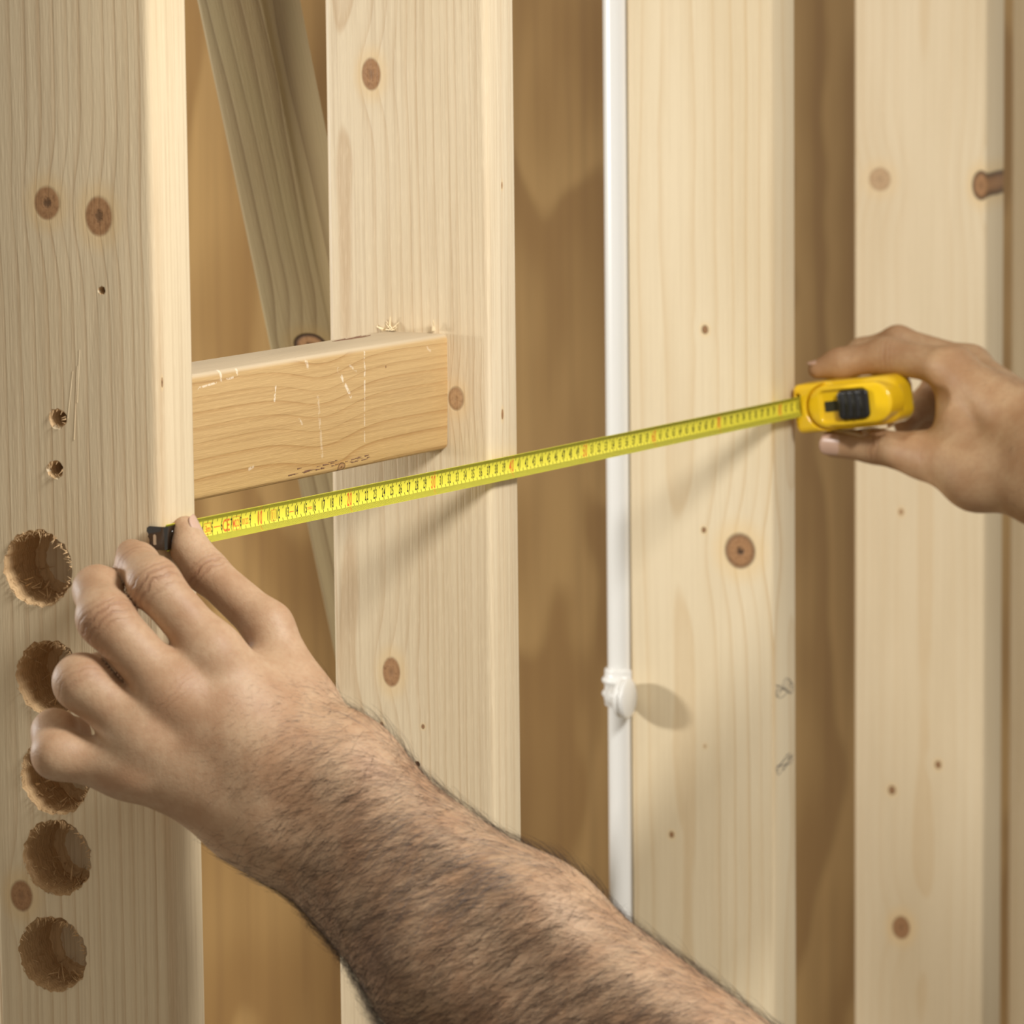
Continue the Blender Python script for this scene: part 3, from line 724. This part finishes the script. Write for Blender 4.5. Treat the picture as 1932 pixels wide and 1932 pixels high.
# body hair
hairm = plain('body_hair', (.032, .015, .008), .5)
def hair(parent, V, F, base, n, wfun, dirfun, lens, rad, name='arm_hair'):
    tri = V[F]; c = tri.mean(1); nr = np.cross(tri[:, 2]-tri[:, 0], tri[:, 3]-tri[:, 1]); ar = np.linalg.norm(nr, axis=1)+1e-12; nr /= ar[:, None]
    d = c-CAM; z = d@FW; px = 966+FPX*(d@RT)/z; py = 966-FPX*(d@UP)/z
    w = ar*wfun(px, py, nr); w = np.maximum(w, 0); w /= w.sum()
    pick = rng.choice(len(c), n, p=w); VV, FF = [], []
    for i in pick:
        N = nr[i]; t = dirfun(px[i], py[i]); t = t+rng.normal(0, .22, 3); t -= N*(t@N); t /= np.linalg.norm(t)+1e-9
        L = lens(px[i], py[i])*rng.uniform(.5, 1.25); p = c[i]+rng.normal(0, .0006, 3)*0; rise = rng.uniform(.25, .6); s = np.cross(N, t); cv = rng.normal(0, .25)
        b0 = len(VV); K_ = 5
        for k in range(K_+1):
            u = k/K_; q = p-N*.0004+t*L*u+N*L*(rise*u-rise*.75*u*u)+s*cv*L*u*u; r = rad*(1-.75*u)
            for a in range(3):
                an = a*2.0944; VV.append(q+(s*math.cos(an)+N*math.sin(an))*r-base)
        for k in range(K_):
            for a in range(3): g = b0+k*3; FF.append((g+a, g+(a+1) % 3, g+3+(a+1) % 3, g+3+a))
    o = mobj(name, VV, FF, hairm, parent, kind='stuff'); return o
def wl_(px, py, nr):
    t = ((px-420)*.80+(py-1400)*.60)                  # distance up the arm
    w = np.clip((t-40)/260, 0, 1)**1.5
    return w*(px > 300)*(nr@FW < .30)*np.where(nr@(UP*.7+RT*.7) > .45, .40, 1.)*np.clip((2500-py)/500, .15, 1)
def dl_(px, py): return RT*(-.82)+UP*(-.42)
def dl2(px, py): return RT*.80+UP*(.25)
hair(lh, LV, LF, lbase, 17000, wl_, dl_, lambda x, y: .0095+.010*min(1, max(0, (x-480)/300)), .00006)
hair(lh, LV, LF, lbase, 900, lambda px, py, nr: ((px > 380) & (px < 660) & (py > 1270) & (py < 1500))*np.clip((px*.8+py*.6-1120)/160, 0, 1)*(nr@FW < -.2), dl_, lambda x, y: .0050, .00004)
def we_(px, py, nr):
    return ((nr@UP > .25) & (nr@RT > .1) & (px > 610) & (px < 1250)).astype(float)
hair(lh, LV, LF, lbase, 420, we_, lambda x, y: RT*.5+UP*.55, lambda x, y: .010, .00006)

# --- right hand holding the case
z0 = 3.200
qM, qP, qD, qT = J(1800, 694, 3.190, 35), J(1672, 671, 3.212, 33), J(1584, 686, 3.218, 27), J(1542, 697, 3.220, 18)
aM, aP, aD, aT = J(1832, 688, 3.225, 32), J(1694, 642, 3.243, 26), J(1625, 662, 3.258, 22), J(1590, 680, 3.262, 18)
bM, bP, bD, bT = J(1846, 728, 3.255, 32), J(1775, 712, 3.292, 26), J(1740, 768, 3.294, 27), J(1706, 800, 3.272, 21)
cM, cP, cD, cT = J(1862, 785, 3.270, 30), J(1800, 772, 3.305, 23), J(1770, 796, 3.306, 22), J(1736, 812, 3.288, 20)
uT, uI, uM, uC = J(1572, 837, 3.203, 26), J(1648, 841, 3.205, 31), J(1742, 859, 3.190, 43), J(1845, 895, 3.160, 60)
v1, v2 = J(1990, 850, 3.135, 76), J(1985, 905, 3.140, 84)
x1, x2 = J(2620, 1120, 2.96, 125), J(2600, 1180, 2.96, 128)
chains = [[qM, qP, qD, qT], [aM, aP, aD, aT], [bM, bP, bD, bT], [cM, cP, cD, cT], [uC, uM, uI, uT]]
palm = [(qM, v1), (aM, v1), (bM, v1), (cM, v2), (uC, v2), (uC, v1), (J(1815, 735, 3.190, 28), J(1806, 850, 3.168, 40)), (J(1850, 790, 3.20, 48), v1), (J(1795, 800, 3.235, 34), J(1860, 800, 3.2, 45)), (v1, x1), (v2, x2)]
extra = [(shift(qM, .2, .7), shift(qM, .2, .7), .01), (J(1780, 740, 3.195, 12), J(1788, 830, 3.178, 20), .012)]
wr_ = [jt(uM, uI, uT, .011, .9), jt(qM, qP, qD, .012, .5), (uM[0]-FW*.012, (uM[0]-uI[0])/np.linalg.norm(uM[0]-uI[0]), .011, .35)]
rh, RV_, RF_, rbase = build_hand('hand', chains, palm, extra, 'right hand gripping the yellow tape case', (.49, .32, .18), wr_, h=.0014, kp=.010, kf=.006, kpp=.012)
ua = uT[0]-uI[0]
nail(rh, rbase, uT[0]+ua/np.linalg.norm(ua)*.001, ua, -FW*.9-UP*.10-RT*.1, uT[1], .0180, 52, .50, 1.005)
qa = qT[0]-qD[0]
nail(rh, rbase, qT[0], qa, UP*.85-RT*.3-FW*.05, qT[1], .011, 48, .50, 1.005)
hair(rh, RV_, RF_, rbase, 500, lambda px, py, nr: ((px > 1830)*np.clip((px-1800)/130, 0, 1))*(nr@FW < .3), lambda x, y: RT*(-.6)+UP*(-.4), lambda x, y: .006, .00007)
